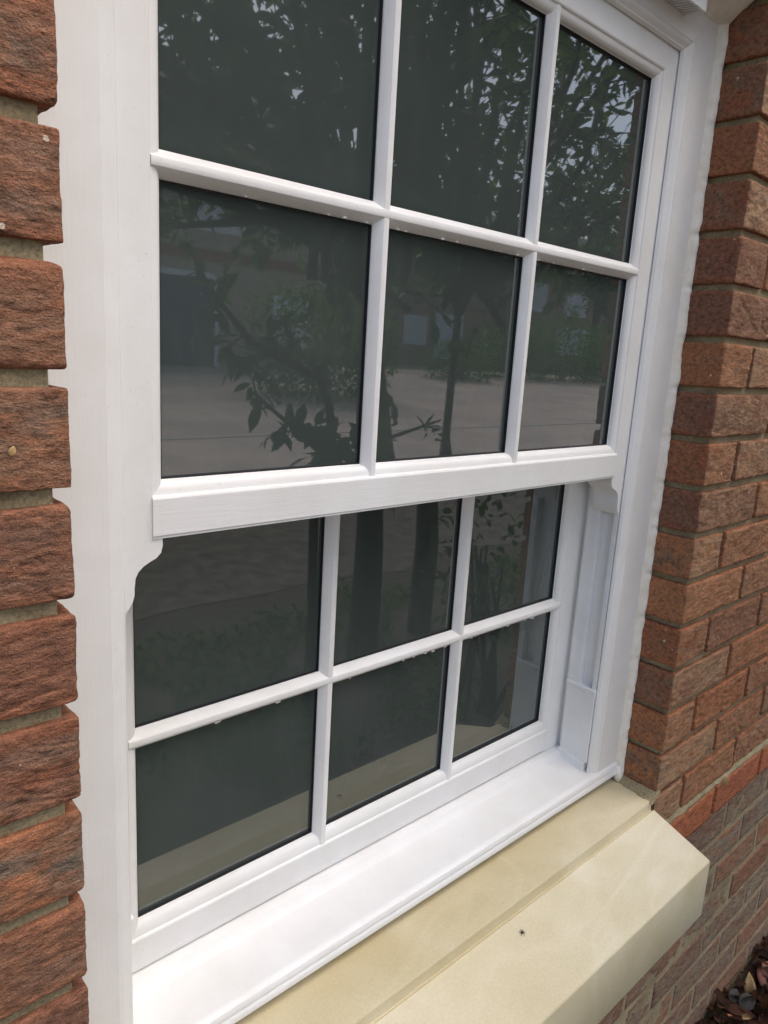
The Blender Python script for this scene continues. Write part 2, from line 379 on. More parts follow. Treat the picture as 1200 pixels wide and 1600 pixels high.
# shared plain stretchers for the stretches well off the picture
plain = [bm_(.215, .1025, BH, .009, 300+i, 1.0, .003, .03) for i in range(5)]
plainL = [m.copy() for m in plain]
def course_bricks(kc, side):
    """bricks of one course right of the opening (side=1) or left (-1); kc counts courses from the grid top"""
    ztop = GRID + kc*COURSE; zc = ztop-BH/2
    header = (kc % 2 != 0)
    first = .1025 if header else .215
    dep = .215 if header else .1025
    hero = (-8 <= kc <= 7)
    if side == 1:
        near = (kc >= -10 and kc <= 7)
        me = brick_mesh(first, dep, BH, grid(first, .0034), grid(dep, .02, .075, 0, .0030), grid(BH, .0030), 40+kc, 1.5, .0026, .3)
        put(me, BR, XR+first/2, YW+dep/2, zc)
        x = XR+first+.010
        k = 0
        while x < 2.05:
            w = .215
            if k == 0 or (k == 1 and header) :
                me = bm_(w, .1025, BH, .0034, 400+kc*7+k, 1.7, .0030, .02)
            else: me = plain[R.randrange(5)]
            put(me, BR, x+w/2, YW+.05125+R.uniform(-.0012, .0012), zc+R.uniform(-.001, .001)); x += w+.010; k += 1
    else:
        bh = BH-.0010
        me = brick_mesh(first, dep, bh, grid(first, .012, 0, .062, .0011), grid(dep, .02, .03, 0, .0022), grid(bh, .0012), 140+kc, .75, .0040)
        put(me, BRF, XL-first/2, YW+dep/2, zc)
        x = XL-first-.010; k = 0
        while x > -.42:
            put(plain[R.randrange(5)], BR, x-.1075, YW+.05125, zc); x -= .225; k += 1
for kc in range(-9, 9): course_bricks(kc, 1)
for kc in range(-9, 9): course_bricks(kc, -1)
# smooth orange band course, kc = -10 (a hair proud of the wall)
zc = GRID-10*COURSE-BH/2
for i in range(-1, 4):
    me = bm_(.217, .1025, BH, .005, 700+i, .3, .003, .02)
    put(me, BRP, 1.364+.005+.1085+(i-1)*.227, YW-.006+.05125, zc, name='band_brick')
for i in range(3): put(plainL[i], BRL, .05-.225*i, YW+.05125, zc)
# weathered courses below, down to the ground
for kc in range(-19, -10):
    zc = GRID+kc*COURSE-BH/2
    off = 1.4585 if kc % 2 else 1.566
    x = off+.005-.225*8; k = 0
    while x < 2.0:
        xc = x+.1075
        if .85 < xc < 1.8: put(bm_(.215, .1025, BH, .005, 900+kc*13+k, 1.0, .0026, .03), BRL, xc, YW+.05125+R.uniform(-.0015, .0015), zc)
        elif (kc >= -13 and xc < .85) or xc > -.3: put(plainL[R.randrange(5)], BRL, xc, YW+.05125, zc)
        x += .225; k += 1
# soldier course over the window
for i in range(13):
    me = bm_(.065, .1025, .215, .007, 1200+i, .8, .003, .008) if i > 9 else (sold if i else None)
    if me is None: sold = me = bm_(.065, .1025, .215, .012, 1200, .8, .003, .02)
    put(me, BR, XL+.0345+i*.0747, YW+.05125, HC+.505+.1075, name='soldier_brick')
# recessed mortar body (face 9 mm behind the bricks, reveals 9 mm back)
mb = MB(); rc = .0095; rf = .0065; zl = GRID-10*COURSE+.004
mb.box(-.48, XL-.0105, YW+rf, YW+.22, zl, HC+.72)
mb.box(XR+rc, 2.10, YW+rf, YW+.22, zl, HC+.72)
mb.box(-.48, 2.10, YW+.0015, YW+.22, -.1, HC-.865)
mb.box(XR-.006, 2.10, YW+.0015, YW+.22, HC-.865, zl-.0002); mb.box(-.48, XL+.004, YW+.0015, YW+.22, HC-.865, zl-.0002)
mb.box(XL-rc, XR+rc, YW+rf, YW+.1, HC+.513, HC+.72)
mb.box(XL-rc, XR+rc, YW+.1, YW+.22, HC+.49, HC+.72)
mb.build('mortar', MORT, wall).location = (0, -YW, 0)
# plain brickwork out of view; upper storey and overhang added to shade the window
FARB, nt, p = nmat('red_brickwork_pattern'); v = mapping(nt, (1, 1, 1))
sx = nt.nodes.new('ShaderNodeSeparateXYZ'); nt.links.new(v, sx.inputs[0]); cx3 = nt.nodes.new('ShaderNodeCombineXYZ'); nt.links.new(sx.outputs[0], cx3.inputs[0]); nt.links.new(sx.outputs[2], cx3.inputs[1])
bt = nt.nodes.new('ShaderNodeTexBrick'); nt.links.new(cx3.outputs[0], bt.inputs[0])
bt.inputs['Color1'].default_value = (.25, .10, .058, 1); bt.inputs['Color2'].default_value = (.19, .085, .055, 1); bt.inputs['Mortar'].default_value = (.27, .22, .13, 1)
bt.inputs['Scale'].default_value = 1.0; bt.inputs['Brick Width'].default_value = .225; bt.inputs['Row Height'].default_value = .075; bt.inputs['Mortar Size'].default_value = .005
nt.links.new(bt.outputs[0], p.inputs['Base Color']); p.inputs['Roughness'].default_value = .9
mb = MB(); mb.box(-4, 6, YW+.002, YW+.22, HC+.7205, 5.4); mb.box(-4, -.4805, YW+.002, YW+.22, -.1, HC+.7195); mb.box(2.1005, 6, YW+.002, YW+.22, -.1, HC+.7195)
mb.build('plain_brickwork', FARB, wall).location = (0, -YW, 0)
mb = MB(); mb.box(-4.2, 6.2, YW-.40, YW+.3, 5.405, 5.55); mb.build('unseen_eaves', mat_plain('white_eaves_board', (.7, .7, .69), .5), wall).location = (0, -YW, 0)
# mortar smears and the slurry on the band course, loose mortar lumps
def blob(mb, c, r, n=10, sq=(1, 1, 1), seed=0):
    bm = bmesh.new(); bmesh.ops.create_icosphere(bm, subdivisions=2, radius=1)
    vs = []
    for v_ in bm.verts:
        d = 1+.35*noise.noise(v_.co*1.7+Vector((seed, seed*2, 3)))
        vs.append((c[0]+v_.co.x*r*sq[0]*d, c[1]+v_.co.y*r*sq[1]*d, c[2]+v_.co.z*r*sq[2]*d))
    mb.add(vs, [[v_.index for v_ in f.verts] for f in bm.faces]); bm.free()
def slurry(name, x0, x1, prof, amp, freq, n=260):
    """rough mortar strip along x with a noisy open profile [(y,z)]"""
    vs = []; fs = []; k = len(prof)
    for i in range(n+1):
        x = x0+(x1-x0)*i/n
        for j, (y, z) in enumerate(prof):
            q = Vector((x*freq, j*1.3, z*freq)); a_ = amp*(noise.fractal(q, 1, 2, 4))
            vs.append((x, y+a_*.7, z+a_))
    for i in range(n):
        for j in range(k-1): a_ = i*k+j; fs.append((a_, a_+1, a_+k+1, a_+k))
    o = mesh_obj(name, vs, fs, MORT, wall, True); o.location = (0, -YW, 0); return o
zt = GRID-10*COURSE
slurry('mortar_slurry', 1.102, 2.05, [(YW+.012, zt+.016), (YW+.004, zt+.0125), (YW+.0015, zt+.008), (YW-.001, zt+.0035), (YW-.0045, zt+.0012), (YW+.004, zt-.002)], .0022, 34)

# ------------------------------------------------------------------ sash window
win = tag(empty('sash_window', (0, .56, HC-.67)), 'white sash window with six panes over six and wood grain finish', 'window')
def WP(o, parent=None):                      # parent keeping world placement of vertices given in world coordinates
    p_ = parent or win; o.parent = p_
    o.location = -(p_.matrix_basis.translation if p_ is win else (win.location+p_.location)); return o
YF, YU, YGU, YL_, YGL = .5475, .5605, .5715, .6235, .635
CL, CR, CT = .238, 1.0245, HC+.4215          # inner lip of the outer frame
CW = .0142                                    # chamfer width
SZ = HC-.672                                  # jamb foot
# outer frame members: profile in (u from outside edge inwards, y)
OW = CL-.150
prof = [(0, YF), (OW-CW-.0015, YF), (OW-CW-.0008, YF+.0010), (OW-CW+.0004, YF+.0012), (OW-CW+.0030, YF+.0018), (OW-CW+.0060, YF+.0034), (OW-.0040, YF+.0062), (OW-.0022, YF+.0066), (OW, YF+.0100), (OW, YF+.0112), (OW-.010, YF+.0112), (OW-.010, .70), (0, .70)]
HW = .075
profh = [(0, YF), (HW-CW+.0015, YF), (HW-CW+.0022, YF+.0010), (HW-CW+.0034, YF+.0012), (HW-CW+.0050, YF+.0018), (HW-CW+.0070, YF+.0034), (HW-.0040, YF+.0062), (HW-.0022, YF+.0066), (HW, YF+.0100), (HW, YF+.0112), (HW-.010, YF+.0112), (HW-.010, .70), (0, .70)]
m = MB(); m.prism(prof, lambda u, s, y: (CL-OW+u, y, s), SZ, CT+OW-.0002, 0, -1); WP(m.build('frame_jamb', WV, autos=25))
m = MB(); m.prism(prof, lambda u, s, y: (CR+OW-u, y, s), SZ, CT+OW-.0002, 0, -1); WP(m.build('frame_jamb', WV, autos=25))
m = MB(); m.prism(profh, lambda u, s, y: (s, y, CT+HW-u), CL-HW+.0002, CR+HW-.0002, 1, -1); WP(m.build('frame_head', WH, autos=25))
# track liners with the open channel, right one in view
for sgn, X0 in ((1, CR-.0015), (-1, CL+.0015)):
    m = MB(); pr = [(0, .5602), (0, .5672), (.015, .5682), (.015, .591), (0, .592), (0, .6135), (.03, .6135), (.03, .5602)]
    m.prism(pr, lambda u, s, y: (X0+sgn*u, y, s), HC-.522, HC+.41); WP(m.build('track_liner', WS))
    m = MB(); pr = [(0, .5600), (0, .6137), (.03, .6137), (.03, .5600)]
    m.prism(pr, lambda u, s, y: (X0-sgn*.0006+sgn*u, y, s), HC-.650, HC-.524); o = WP(m.build('track_block', WS)); bevel(o, .0012)
    m = MB(); pr = [(0, .5595), (0, .6145), (.03, .6145), (.03, .5595)]
    m.prism(pr, lambda u, s, y: (X0-sgn*.0030+sgn*u, y, s), HC-.526, HC-.519); o = WP(m.build('track_cap', WS)); bevel(o, .0015)
    m = MB(); vs = []
    for (y, a) in ((.562, 0), (.606, 0), (.616, 0)):
        pass
    pr = [(.572, HC-.668), (.606, HC-.664), (.6150, HC-.652), (.6150, HC-.644), (.5640, HC-.650), (.5640, HC-.668)]
    m.prism([(y, z) for y, z in pr], lambda u, s, z: (s, u, z), X0-sgn*.004, X0+sgn*.03); o = WP(m.build('end_wedge', WS)); bevel(o, .0008)

def sash(name, lab, x0, x1, z0, z1, gx0, gx1, gz0, gz1, yf, yg, ow_l, ow_r, bars_x, bar_z, rails):
    s = empty(name); s.parent = win; s['label'] = lab
    d = yg-yf; bw = .0120
    def prof_for(w):
        fwid = w-bw
        P = [(0, yf), (fwid-.0016, yf), (fwid, yf+.0006), (fwid+.0012, yf+.0022)]
        for i in range(1, 6):
            a = math.pi/2*i/5; P.append((fwid+.0012+(bw-.0022)*math.sin(a), yf+.0022+(d-.0032)*(1-math.cos(a))))
        P += [(w, yg), (w, yg+.004), (w-.004, yf+.042), (0, yf+.042)]
        return P
    def rail_prof(w, bead, proud):
        fwid = w-bead; P = [(0, yf-proud+.0012), (.0022, yf-proud+.0012), (.0028, yf-proud), (fwid-.0016, yf-proud), (fwid, yf-proud+.0008), (fwid+.0012, yf+.0022)]
        for i in range(1, 6):
            a = math.pi/2*i/5; P.append((fwid+.0012+(bead-.0022)*math.sin(a), yf+.0022+(d-.0032)*(1-math.cos(a))))
        P += [(w, yg), (w, yg+.004), (w-.004, yf+.042), (0, yf+.042)]
        return P
    def put_(m_, nm, mat, autos=25):
        o = m_.build(nm, mat, autos=autos); o.parent = s; o.location = -win.location; return o
    wl, wr = gx0-x0, x1-gx1
    # stiles: mitred against the rails over the bead only, running full height outside it
    for sgn, xa, w in ((1, x0, wl), (-1, x1, wr)):
        m = MB(); m.prism(prof_for(w), lambda u, t, y: (xa+sgn*u, y, t), z0 if name == 'lower_sash' else z0, z1)
        put_(m, 'stile', WV)
    hb, ht, pb, bb = rails
    xa, xb = gx0-bw+.0004, gx1+bw-.0004
    m = MB(); m.prism(rail_prof(hb, bb, pb), lambda u, t, y: (t, y, gz0-hb+u), xa-.0016, xb+.0016); put_(m, 'meeting_rail' if name == 'upper_sash' else 'bottom_rail', WH)
    m = MB(); m.prism(rail_prof(ht, bw, .0006), lambda u, t, y: (t, y, gz1+ht-u), xa, xb); put_(m, 'top_rail', WH)
    # glazing bars: ridge with a narrow flat, sloped flanks
    hbw = .0108; fl = .0022
    def bar_prof(top):
        return [(-hbw, yg-.0002), (-hbw+.0006, yg-.0022), (-fl-.0022, top+.0016), (-fl-.0012, top+.0004), (-fl, top), (fl, top), (fl+.0012, top+.0004), (fl+.0022, top+.0016), (hbw-.0006, yg-.0022), (hbw, yg-.0006), (hbw, yg+.002), (-hbw, yg+.002)]
    m = MB(); m.prism(bar_prof(yf+.0002), lambda u, t, y: (t, y, bar_z-u), gx0-bw+.001, gx1+bw-.001)
    rr = random.Random(len(name)*7+ord(name[0]))
    for i in range(16):
        xx = gx0+.02+(gx1-gx0-.04)*rr.random(); q = rr.uniform(.0008, .0019)
        blob(m, (xx, yg-.0012-rr.random()*.003, bar_z-hbw+.0004), q, sq=(1.9, .7, .75), seed=i)
    put_(m, 'horizontal_bar', WH, 30)
    for bx in bars_x:
        for (a, b) in ((gz0-bb+.001, bar_z), (bar_z, gz1+bw-.001)):
            m = MB(); m.prism(bar_prof(yf+.0008), lambda u, t, y: (bx+u, y, t), a, b); put_(m, 'vertical_bar', WV, 30)
    # panes, each with its dark gasket line
    xs = [gx0]+list(bars_x)+[gx1]
    for i in range(3):
        for (za, zb) in ((gz0, bar_z), (bar_z, gz1)):
            xa_ = xs[i]+(hbw if i else 0); xb_ = xs[i+1]-(hbw if i < 2 else 0)
            za_ = za+(hbw if za == bar_z else 0); zb_ = zb-(hbw if zb == bar_z else 0)
            pd = .0036
            m = MB(); m.box(xa_-.002, xb_+.002, yg+pd, yg+pd+.004, za_-.002, zb_+.002); put_(m, 'pane', GL, None)
            g = .0008; m = MB(); y0_, y1_ = yg-.0003, yg+pd-.0002
            m.box(xa_-.003, xa_+g, y0_, y1_, za_-.001, zb_+.001); m.box(xb_-g, xb_+.003, y0_, y1_, za_-.001, zb_+.001)
            m.box(xa_+g, xb_-g, y0_, y1_, za_-.003, za_+g); m.box(xa_+g, xb_-g, y0_, y1_, zb_-g, zb_+.003)
            put_(m, 'gasket', GASK, None)
    return s, put_
us, putu = sash('upper_sash', 'outer upper sash holding the top six panes', .231, 1.0325, HC-.1638, HC+.431, .2766, .981, HC-.1152, HC+.3790,
     YU, YGU, 0, 0, (.5080, .7502), HC+.1312, (.0486, .052, .0022, .0131))
ls, putl = sash('lower_sash', 'inner lower sash holding the bottom six panes', .231, 1.0390, HC-.648, HC-.135, .2785, .9815, HC-.5915, HC-.1770,
     YL_, YGL, 0, 0, (.5155, .7500), HC-.3853, (.0545, .042, .0004, .0165))
# sash horns below the meeting rail
hp = [(.2310, -.1638), (.2725, -.1638), (.2728, -.1700), (.2712, -.1762), (.2670, -.1806), (.2610, -.1832), (.2555, -.1862), (.2510, -.1905), (.2484, -.1960), (.2476, -.2040), (.2474, -.2100), (.2458, -.2160), (.2425, -.2210), (.2395, -.2245), (.2310, -.2245)]
for sgn in (1, -1):
    m = MB(); pr = [((x if sgn == 1 else .231+1.0325-x), z) for x, z in hp]
    m.prism([(x, z) for x, z in pr], lambda u, t, z: (u, t, HC+z), YU, YU+.0420); putu(m, 'horn', WV, 35)
# small etched marks in pane corners
ETCH = mat_plain('etched_mark', (.13, .14, .135), .6)
m = MB(); cx_, cz_ = .9720, HC-.0985
for k in range(20):
    a0, a1 = 2*math.pi*k/20, 2*math.pi*(k+1)/20
    q = [(cx_+.0052*math.cos(a)*f, YGU+.0035, cz_+.0085*math.sin(a)*f) for a in (a0, a1) for f in (1, .88)]
    m.add(q, [(0, 1, 3, 2)])
for dz in (-.0025, .0015):
    m.add([(cx_-.003, YGU+.0035, cz_+dz), (cx_+.003, YGU+.0035, cz_+dz), (cx_+.003, YGU+.0035, cz_+dz+.0008), (cx_-.003, YGU+.0035, cz_+dz+.0008)], [(0, 1, 2, 3)])
putu(m, 'etched_mark', ETCH, None)
# white window sill: upstand, gently falling flat, rounded nose
sp = [(.670, -.640), (.6255, -.6485), (.6160, -.6485), (.6130, -.6495), (.6055, -.6580), (.6020, -.6595), (.5560, -.6680), (.5520, -.6680), (.5475, -.6690), (.5440, -.6715), (.5424, -.6750), (.5424, -.6785), (.5440, -.6800), (.5425, -.6815), (.5412, -.6850), (.5416, -.6895), (.5440, -.6925), (.5490, -.6940), (.670, -.7000)]
m = MB(); m.prism(sp, lambda u, t, z: (t, u, HC+z), .1702, 1.0990); WP(m.build('window_sill', WH, autos=28))
# trickle vent under the head
vx0, vx1 = .30, 1.003
m = MB(); zb = HC+.452; yv = .5185
m.prism([(YF+.0002, zb+.034), (YF+.0002, zb+.011), (yv+.003, zb+.011), (yv+.003, zb), (yv, zb), (yv, zb+.012), (yv+.008, zb+.034)], lambda u, t, z: (t, u, z), vx0, vx1-.003)
o = WP(m.build('trickle_vent', WS))
tv = o
m = MB(); m.prism([(YF+.0002, zb+.034), (YF+.0002, zb+.0035), (yv, zb), (yv, zb+.012), (yv+.008, zb+.034)], lambda u, t, z: (t, u, z), vx1-.0026, vx1); o = m.build('end_cap', WS); o.parent = tv
m = MB(); x = vx0+.003
while x < vx1-.008:
    xa, xb = x, x+.0035; y0, y1 = YF-.0005, yv+.0032; zz0, zz1, ztp = zb+.0032, zb+.0008, zb+.0105; w_ = .0026
    m.add([(xa, y0, zz0), (xa+w_, y0, zz0), (xb+w_, y1, zz1), (xb, y1, zz1), (xa, y0, ztp), (xa+w_, y0, ztp), (xb+w_, y1, ztp), (xb, y1, ztp)],
          [(0, 1, 2, 3), (0, 4, 5, 1), (1, 5, 6, 2), (2, 6, 7, 3), (3, 7, 4, 0)]); x += .0072
o = m.build('vent_grille', WS); o.parent = tv; o['kind'] = 'stuff'
m = MB(); m.box(vx0+.002, vx1-.004, yv+.0035, YF-.0005, zb+.0104, zb+.0108); o = m.build('vent_mesh', DARK); o.parent = tv
# silicone beads: a ribbon from frame to brick, bulging into the joints
def seal_right():
    vs = []; fs = []; n = 420; z0, z1 = HC-.700, HC+.482
    for i in range(n+1):
        z = z0+(z1-z0)*i/n
        ph = ((z-GRID) % COURSE)/COURSE                       # joint near ph in 0..0.13
        j = max(0.0, 1-abs(((ph+.5) % 1)-.5-.065)/.085)
        w = noise.fractal(Vector((z*60, 2, 0)), 1, 2, 3)
        xi = 1.0990+.0012*noise.noise(Vector((z*18, 0, 0)))
        xo = XR-.0016+.0030*j+.0013*noise.fractal(Vector((z*48, 1, 0)), 1, 2, 3)
        yo = .5375+.0028*noise.noise(Vector((z*26, 5, 0)))+.0014*w+.0016*j
        vs += [(xi, YF-.0001, z), (xi+.0035, YF-.0022, z), (xo-.0040, (yo+.5440)/2, z), (xo-.0006, yo, z), (xo+.006, yo+.002, z), (xo+.006, .56, z)]
    for i in range(n):
        for k in range(5): a = i*6+k; fs.append((a, a+1, a+7, a+6))
    return mesh_obj('sealant', vs, fs, SEAL, None, True)
WP(seal_right())
def seal_head():
    vs = []; fs = []; n = 160
    for i in range(n+1):
        x = .165+(XR+.003-.165)*i/n; w = noise.noise(Vector((x*25, 7, 0)))
        e = .012*max(0, (x-1.075)/.04)
        P = [(YF-.0002, .474), (.541, .4760-e*.1), (.530, .4840+.001*w), (.516, .4950+.001*w), (.5050+.002*w, .5030), (.50+.002*w, .509), (.56, .512)]
        vs += [(x, y, HC+z) for y, z in P]
    for i in range(n):
        for k in range(6): a = i*7+k; fs.append((a, a+7, a+8, a+1))
    return mesh_obj('sealant', vs, fs, SEAL, None, True)
WP(seal_head())
m = MB(); n = 60; vs = []; fs = []
for i in range(n+1):
    z = HC-.70+1.19*i/n
    vs += [(.1600, .535, z), (.1700, .536, z), (.180, YF-.0002, z), (.1600, YF, z)]
for i in range(n):
    for k in range(3): a = i*4+k; fs.append((a, a+1, a+5, a+4))
WP(mesh_obj('sealant', vs, fs, SEAL, None, True))
# sealant heap at the sill's end
m = MB(); blob(m, (1.105, .542, HC-.690), .012, sq=(.9, .7, 1.5), seed=4); WP(m.build('sealant', SEAL, smooth=True))

# ------------------------------------------------------------------ stone sill
st = [(.60, -.700), (.545, -.7045), (.4775, -.7075), (.4757, -.7085), (.4750, -.7110), (.4746, -.7225), (.4735, -.7240), (.4715, -.7236), (.4700, -.7208), (.3715, -.7562), (.3692, -.7578), (.3685, -.7605), (.3680, -.8560), (.3692, -.8585), (.3720, -.8595), (.60, -.8600)]
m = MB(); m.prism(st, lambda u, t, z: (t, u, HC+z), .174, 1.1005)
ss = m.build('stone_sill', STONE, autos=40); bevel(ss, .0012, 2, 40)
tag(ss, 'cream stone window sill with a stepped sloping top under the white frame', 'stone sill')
vs = []; fs = []; n = 60
for i in range(n+1):
    y = .470+.085*i/n
    for j, (x, z) in enumerate(((1.092, -.7075), (1.099, -.7050), (1.106, -.7015), (1.1125, -.6960), (1.118, -.692))):
        a_ = .0028*noise.fractal(Vector((y*45, j*.9, 3)), 1, 2, 4); vs.append((x+a_*.5, y, HC+z+a_-.0005*(n-i)/n))
for i in range(n):
    for j in range(4): a_ = i*5+j; fs.append((a_, a_+1, a_+6, a_+5))
mesh_obj('mortar_fillet', vs, fs, MORT, wall, True).location = (0, -YW, 0)
m = MB(); blob(m, (.7138, .4497, HC-.7266), .0022, sq=(1.2, .8, .6), seed=1)
for a in (0.4, 1.3, 2.4, 3.6, 4.6, 5.6):
    m.tube([(.7138, .4497, HC-.7266), (.7138+.0028*math.cos(a), .4497+.0028*math.sin(a), HC-.7254+.0010*math.sin(a)), (.7138+.0045*math.cos(a), .4497+.0045*math.sin(a), HC-.7279+.0016*math.sin(a))], [.0003, .0003, .0002], 5)
tag(m.build('debris_speck', mat_plain('black_debris', (.02, .016, .012), .6)), 'tiny dark leggy speck lying on the sloping stone sill', 'debris')

# ------------------------------------------------------------------ leaves, trees, shrubs
def leaf_arrays(P, Dv, Nv, Ls, Ws):
    """batch of folded leaves: base, right, tip, left, midrib"""
    n = len(P); S = np.cross(Dv, Nv); S /= np.linalg.norm(S, axis=1)[:, None]+1e-9
    U = np.cross(S, Dv)
    L = Ls[:, None]; W = Ws[:, None]
    V = np.stack([P, P+Dv*L*.30+S*W*.42+U*W*.12, P+Dv*L*.62+S*W*.44+U*W*.10-U*L*.03, P+Dv*L-U*L*.12,
                  P+Dv*L*.62-S*W*.44+U*W*.10-U*L*.03, P+Dv*L*.30-S*W*.42+U*W*.12, P+Dv*L*.45-U*L*.01], 1).reshape(-1, 3)
    base = (np.arange(n)*7)[:, None]
    F = np.concatenate([base+np.array(t) for t in ([0,1,6],[1,2,6],[2,3,6],[3,4,6],[4,5,6],[5,0,6])], 0)
    return V, F
def fast_mesh(name, V, F, mat, parent=None, smooth=True):
    me = bpy.data.meshes.new(name); n = len(F)
    me.vertices.add(len(V)); me.vertices.foreach_set('co', V.astype(np.float32).ravel())
    me.loops.add(n*3); me.loops.foreach_set('vertex_index', F.astype(np.int32).ravel())
    me.polygons.add(n); me.polygons.foreach_set('loop_start', np.arange(0, n*3, 3, dtype=np.int32)); me.polygons.foreach_set('loop_total', np.full(n, 3, dtype=np.int32))
    me.update(calc_edges=True); me.validate(); me.materials.append(mat)
    o = bpy.data.objects.new(name, me); col.objects.link(o)
    if parent: o.parent = parent
    return o
def unit(a): return a/(np.linalg.norm(a, axis=1)[:, None]+1e-9)
def crown_on(twigs, rng, per, ls, ratio=.42):
    P = []; D = []
    for a, b in twigs:
        a = np.array(a); b = np.array(b); d = b-a; d = d/np.linalg.norm(d)
        t = rng.random(per)*.95+.05
        P.append(a+(b-a)*t[:, None]+rng.normal(0, .012, (per, 3))); 
        D.append(unit(d*.6+rng.normal(0, .65, (per, 3))+np.array([0, 0, -.25])))
    P = np.concatenate(P); D = np.concatenate(D); n = len(P)
    Nv = unit(rng.normal(0, .6, (n, 3))+np.array([0, 0, 1.0]))
    Ls = ls*rng.uniform(.6, 1.2, n)
    return leaf_arrays(P, D, Nv, Ls, Ls*ratio)
def tree(name, lab, base, pts, rads, limbs, ntw, per, ls, mat, seed, clump=.45, group=None):
    rng = np.random.default_rng(seed); root = tag(empty(name, base), lab, 'tree', group)
    tr = MB(); tr.tube(pts, rads, 10); twigs = []
    for (a, b) in limbs:
        a = Vector(a); b = Vector(b); mid = (a+b)/2+Vector(rng.normal(0, .08, 3))
        ln = (b-a).length; tr.tube([a, mid, b], [.012+.006*ln, .010+.003*ln, .004], 6)
        for i in range(ntw):
            t = .25+.75*rng.random(); s0 = a.lerp(mid, t*2) if t < .5 else mid.lerp(b, t*2-1)
            d = Vector(rng.normal(0, 1, 3))+(b-a).normalized()*.8; d.normalize()
            e = s0+d*clump*rng.uniform(.5, 1.3)
            tr.tube([s0, s0.lerp(e, .5)+Vector(rng.normal(0, .02, 3)), e], [.004, .003, .0012], 4, False); twigs.append((s0, e))
    o = tr.build('trunk', BARK, smooth=True, fix=False); o.parent = root; o.location = -root.location
    V, F = crown_on(twigs, rng, per, ls); c = fast_mesh('crown', V, F, mat, root); c.location = -root.location
    return root
rg = np.random.default_rng(3)
def limbs_to(points, trunk_top):
    return [(tuple(Vector(trunk_top)+Vector(rg.normal(0, .12, 3))), tuple(p_)) for p_ in points]
def shell(c, r, n, zmin=-9):
    out = []
    while len(out) < n:
        d = unit(rg.normal(0, 1, (1, 3)))[0]*rg.uniform(.55, 1.0)
        p_ = np.array(c)+d*np.array(r)
        if p_[2] > zmin: out.append(p_)
    return out
# two slim trees standing in the bed, crowns enlarged overhead to shade the window
tree('garden_tree', 'slim dark leaved tree in the bed, nearer one mirrored in the lower panes', (2.28, -1.25, 0),
     [(2.28, -1.25, -.05), (2.30, -1.26, .5), (2.28, -1.25, .85), (2.25, -1.25, 1.05), (2.15, -1.3, 1.7), (2.0, -1.4, 2.5)], [.08, .07, .06, .034, .026, .02],
     limbs_to(shell((1.25, -1.45, 3.1), (1.75, 1.25, 1.45), 40, 1.78), (2.1, -1.3, 1.9)), 14, 14, .090, LEAF, 11, .5)
tree('garden_tree', 'slim dark leaved tree in the bed, farther one mirrored beside the first', (2.78, -1.35, 0),
     [(2.78, -1.35, -.05), (2.80, -1.35, .5), (2.79, -1.37, .85), (2.80, -1.4, 1.08), (2.88, -1.45, 1.8), (3.1, -1.6, 2.6)], [.07, .062, .055, .022, .018, .015],
     limbs_to(shell((3.4, -1.55, 3.0), (1.6, 1.2, 1.4), 29, 1.78), (2.9, -1.45, 1.9)), 14, 14, .090, LEAF, 12, .5)
# a leafy branch of laurel drooping towards the glass
def shrub(name, lab, base, c, r, n, ls, mat, seed, group=None, zmin=0.0, stems=7, cat='shrub'):
    rng = np.random.default_rng(seed); root = tag(empty(name, base), lab, cat, group); m_ = MB()
    for i in range(stems):
        e = Vector(c)+Vector(rng.normal(0, .35, 3))*min(r); b = Vector(base)+Vector((rng.normal(0, .05), rng.normal(0, .05), -.05))
        m_.tube([b, b.lerp(e, .5)+Vector(rng.normal(0, .05, 3)), e], [.015, .011, .005], 5)
    o = m_.build('stem', BARK, smooth=True, fix=False); o.parent = root; o.location = -root.location
    d = unit(rng.normal(0, 1, (n, 3))); rad = rng.random(n)**.3
    lump = np.array([1+.35*noise.noise(Vector(q)*2.3+Vector((seed, 0, 0))) for q in d])
    P = np.array(c)+d*np.array(r)*(rad*lump)[:, None]; k = P[:, 2] > zmin; P = P[k]; d = d[k]; n = len(P)
    D = unit(d+rng.normal(0, .6, (n, 3))); Nv = unit(rng.normal(0, .5, (n, 3))+np.array([0, 0, 1])); Ls = ls*rng.uniform(.6, 1.2, n)
    V, F = leaf_arrays(P, D, Nv, Ls, Ls*.5); cr = fast_mesh('foliage', V, F, mat, root); cr.location = -root.location
    return root
def mir(px_r, px_z, t): return (px_r*t, 1.143-t, HC+px_z*t)      # a point seen in the glass at ratio r, z, t metres out
tree('laurel', 'young laurel with long leaves arching low beside the slim trees', (1.72, -.95, 0),
     [(1.72, -.95, -.05), (1.70, -.92, .5), (1.66, -.88, .95), (1.55, -.80, 1.30), (1.42, -.72, 1.45)], [.022, .02, .018, .015, .010],
     [((1.60, -.83, 1.25), (1.12, -.60, 1.36)), ((1.60, -.83, 1.22), (1.45, -.62, 1.22)), ((1.5, -.75, 1.38), (1.0, -.62, 1.62)), ((1.66, -.88, 1.0), (2.05, -.75, 1.25)), ((1.66, -.88, 1.0), (1.95, -.62, 1.15))],
     7, 7, .085, LEAF, 21, .13)
shrub('round_bush', 'big rounded green bush at the drive edge before the garage house', (9.2, -10.6, gz(11.7)), (9.2, -10.6, gz(11.7)+1.0), (1.7, 1.3, 1.25), 6000, .11, LEAF2, 31, zmin=gz(11.7))
shrub('round_bush', 'small rounded bush beside the far end of the drive', (17.6, -14.6, gz(15.7)), (17.6, -14.6, gz(15.7)+.5), (1.3, 1.0, .75), 2500, .11, LEAF2, 32, zmin=gz(15.7))
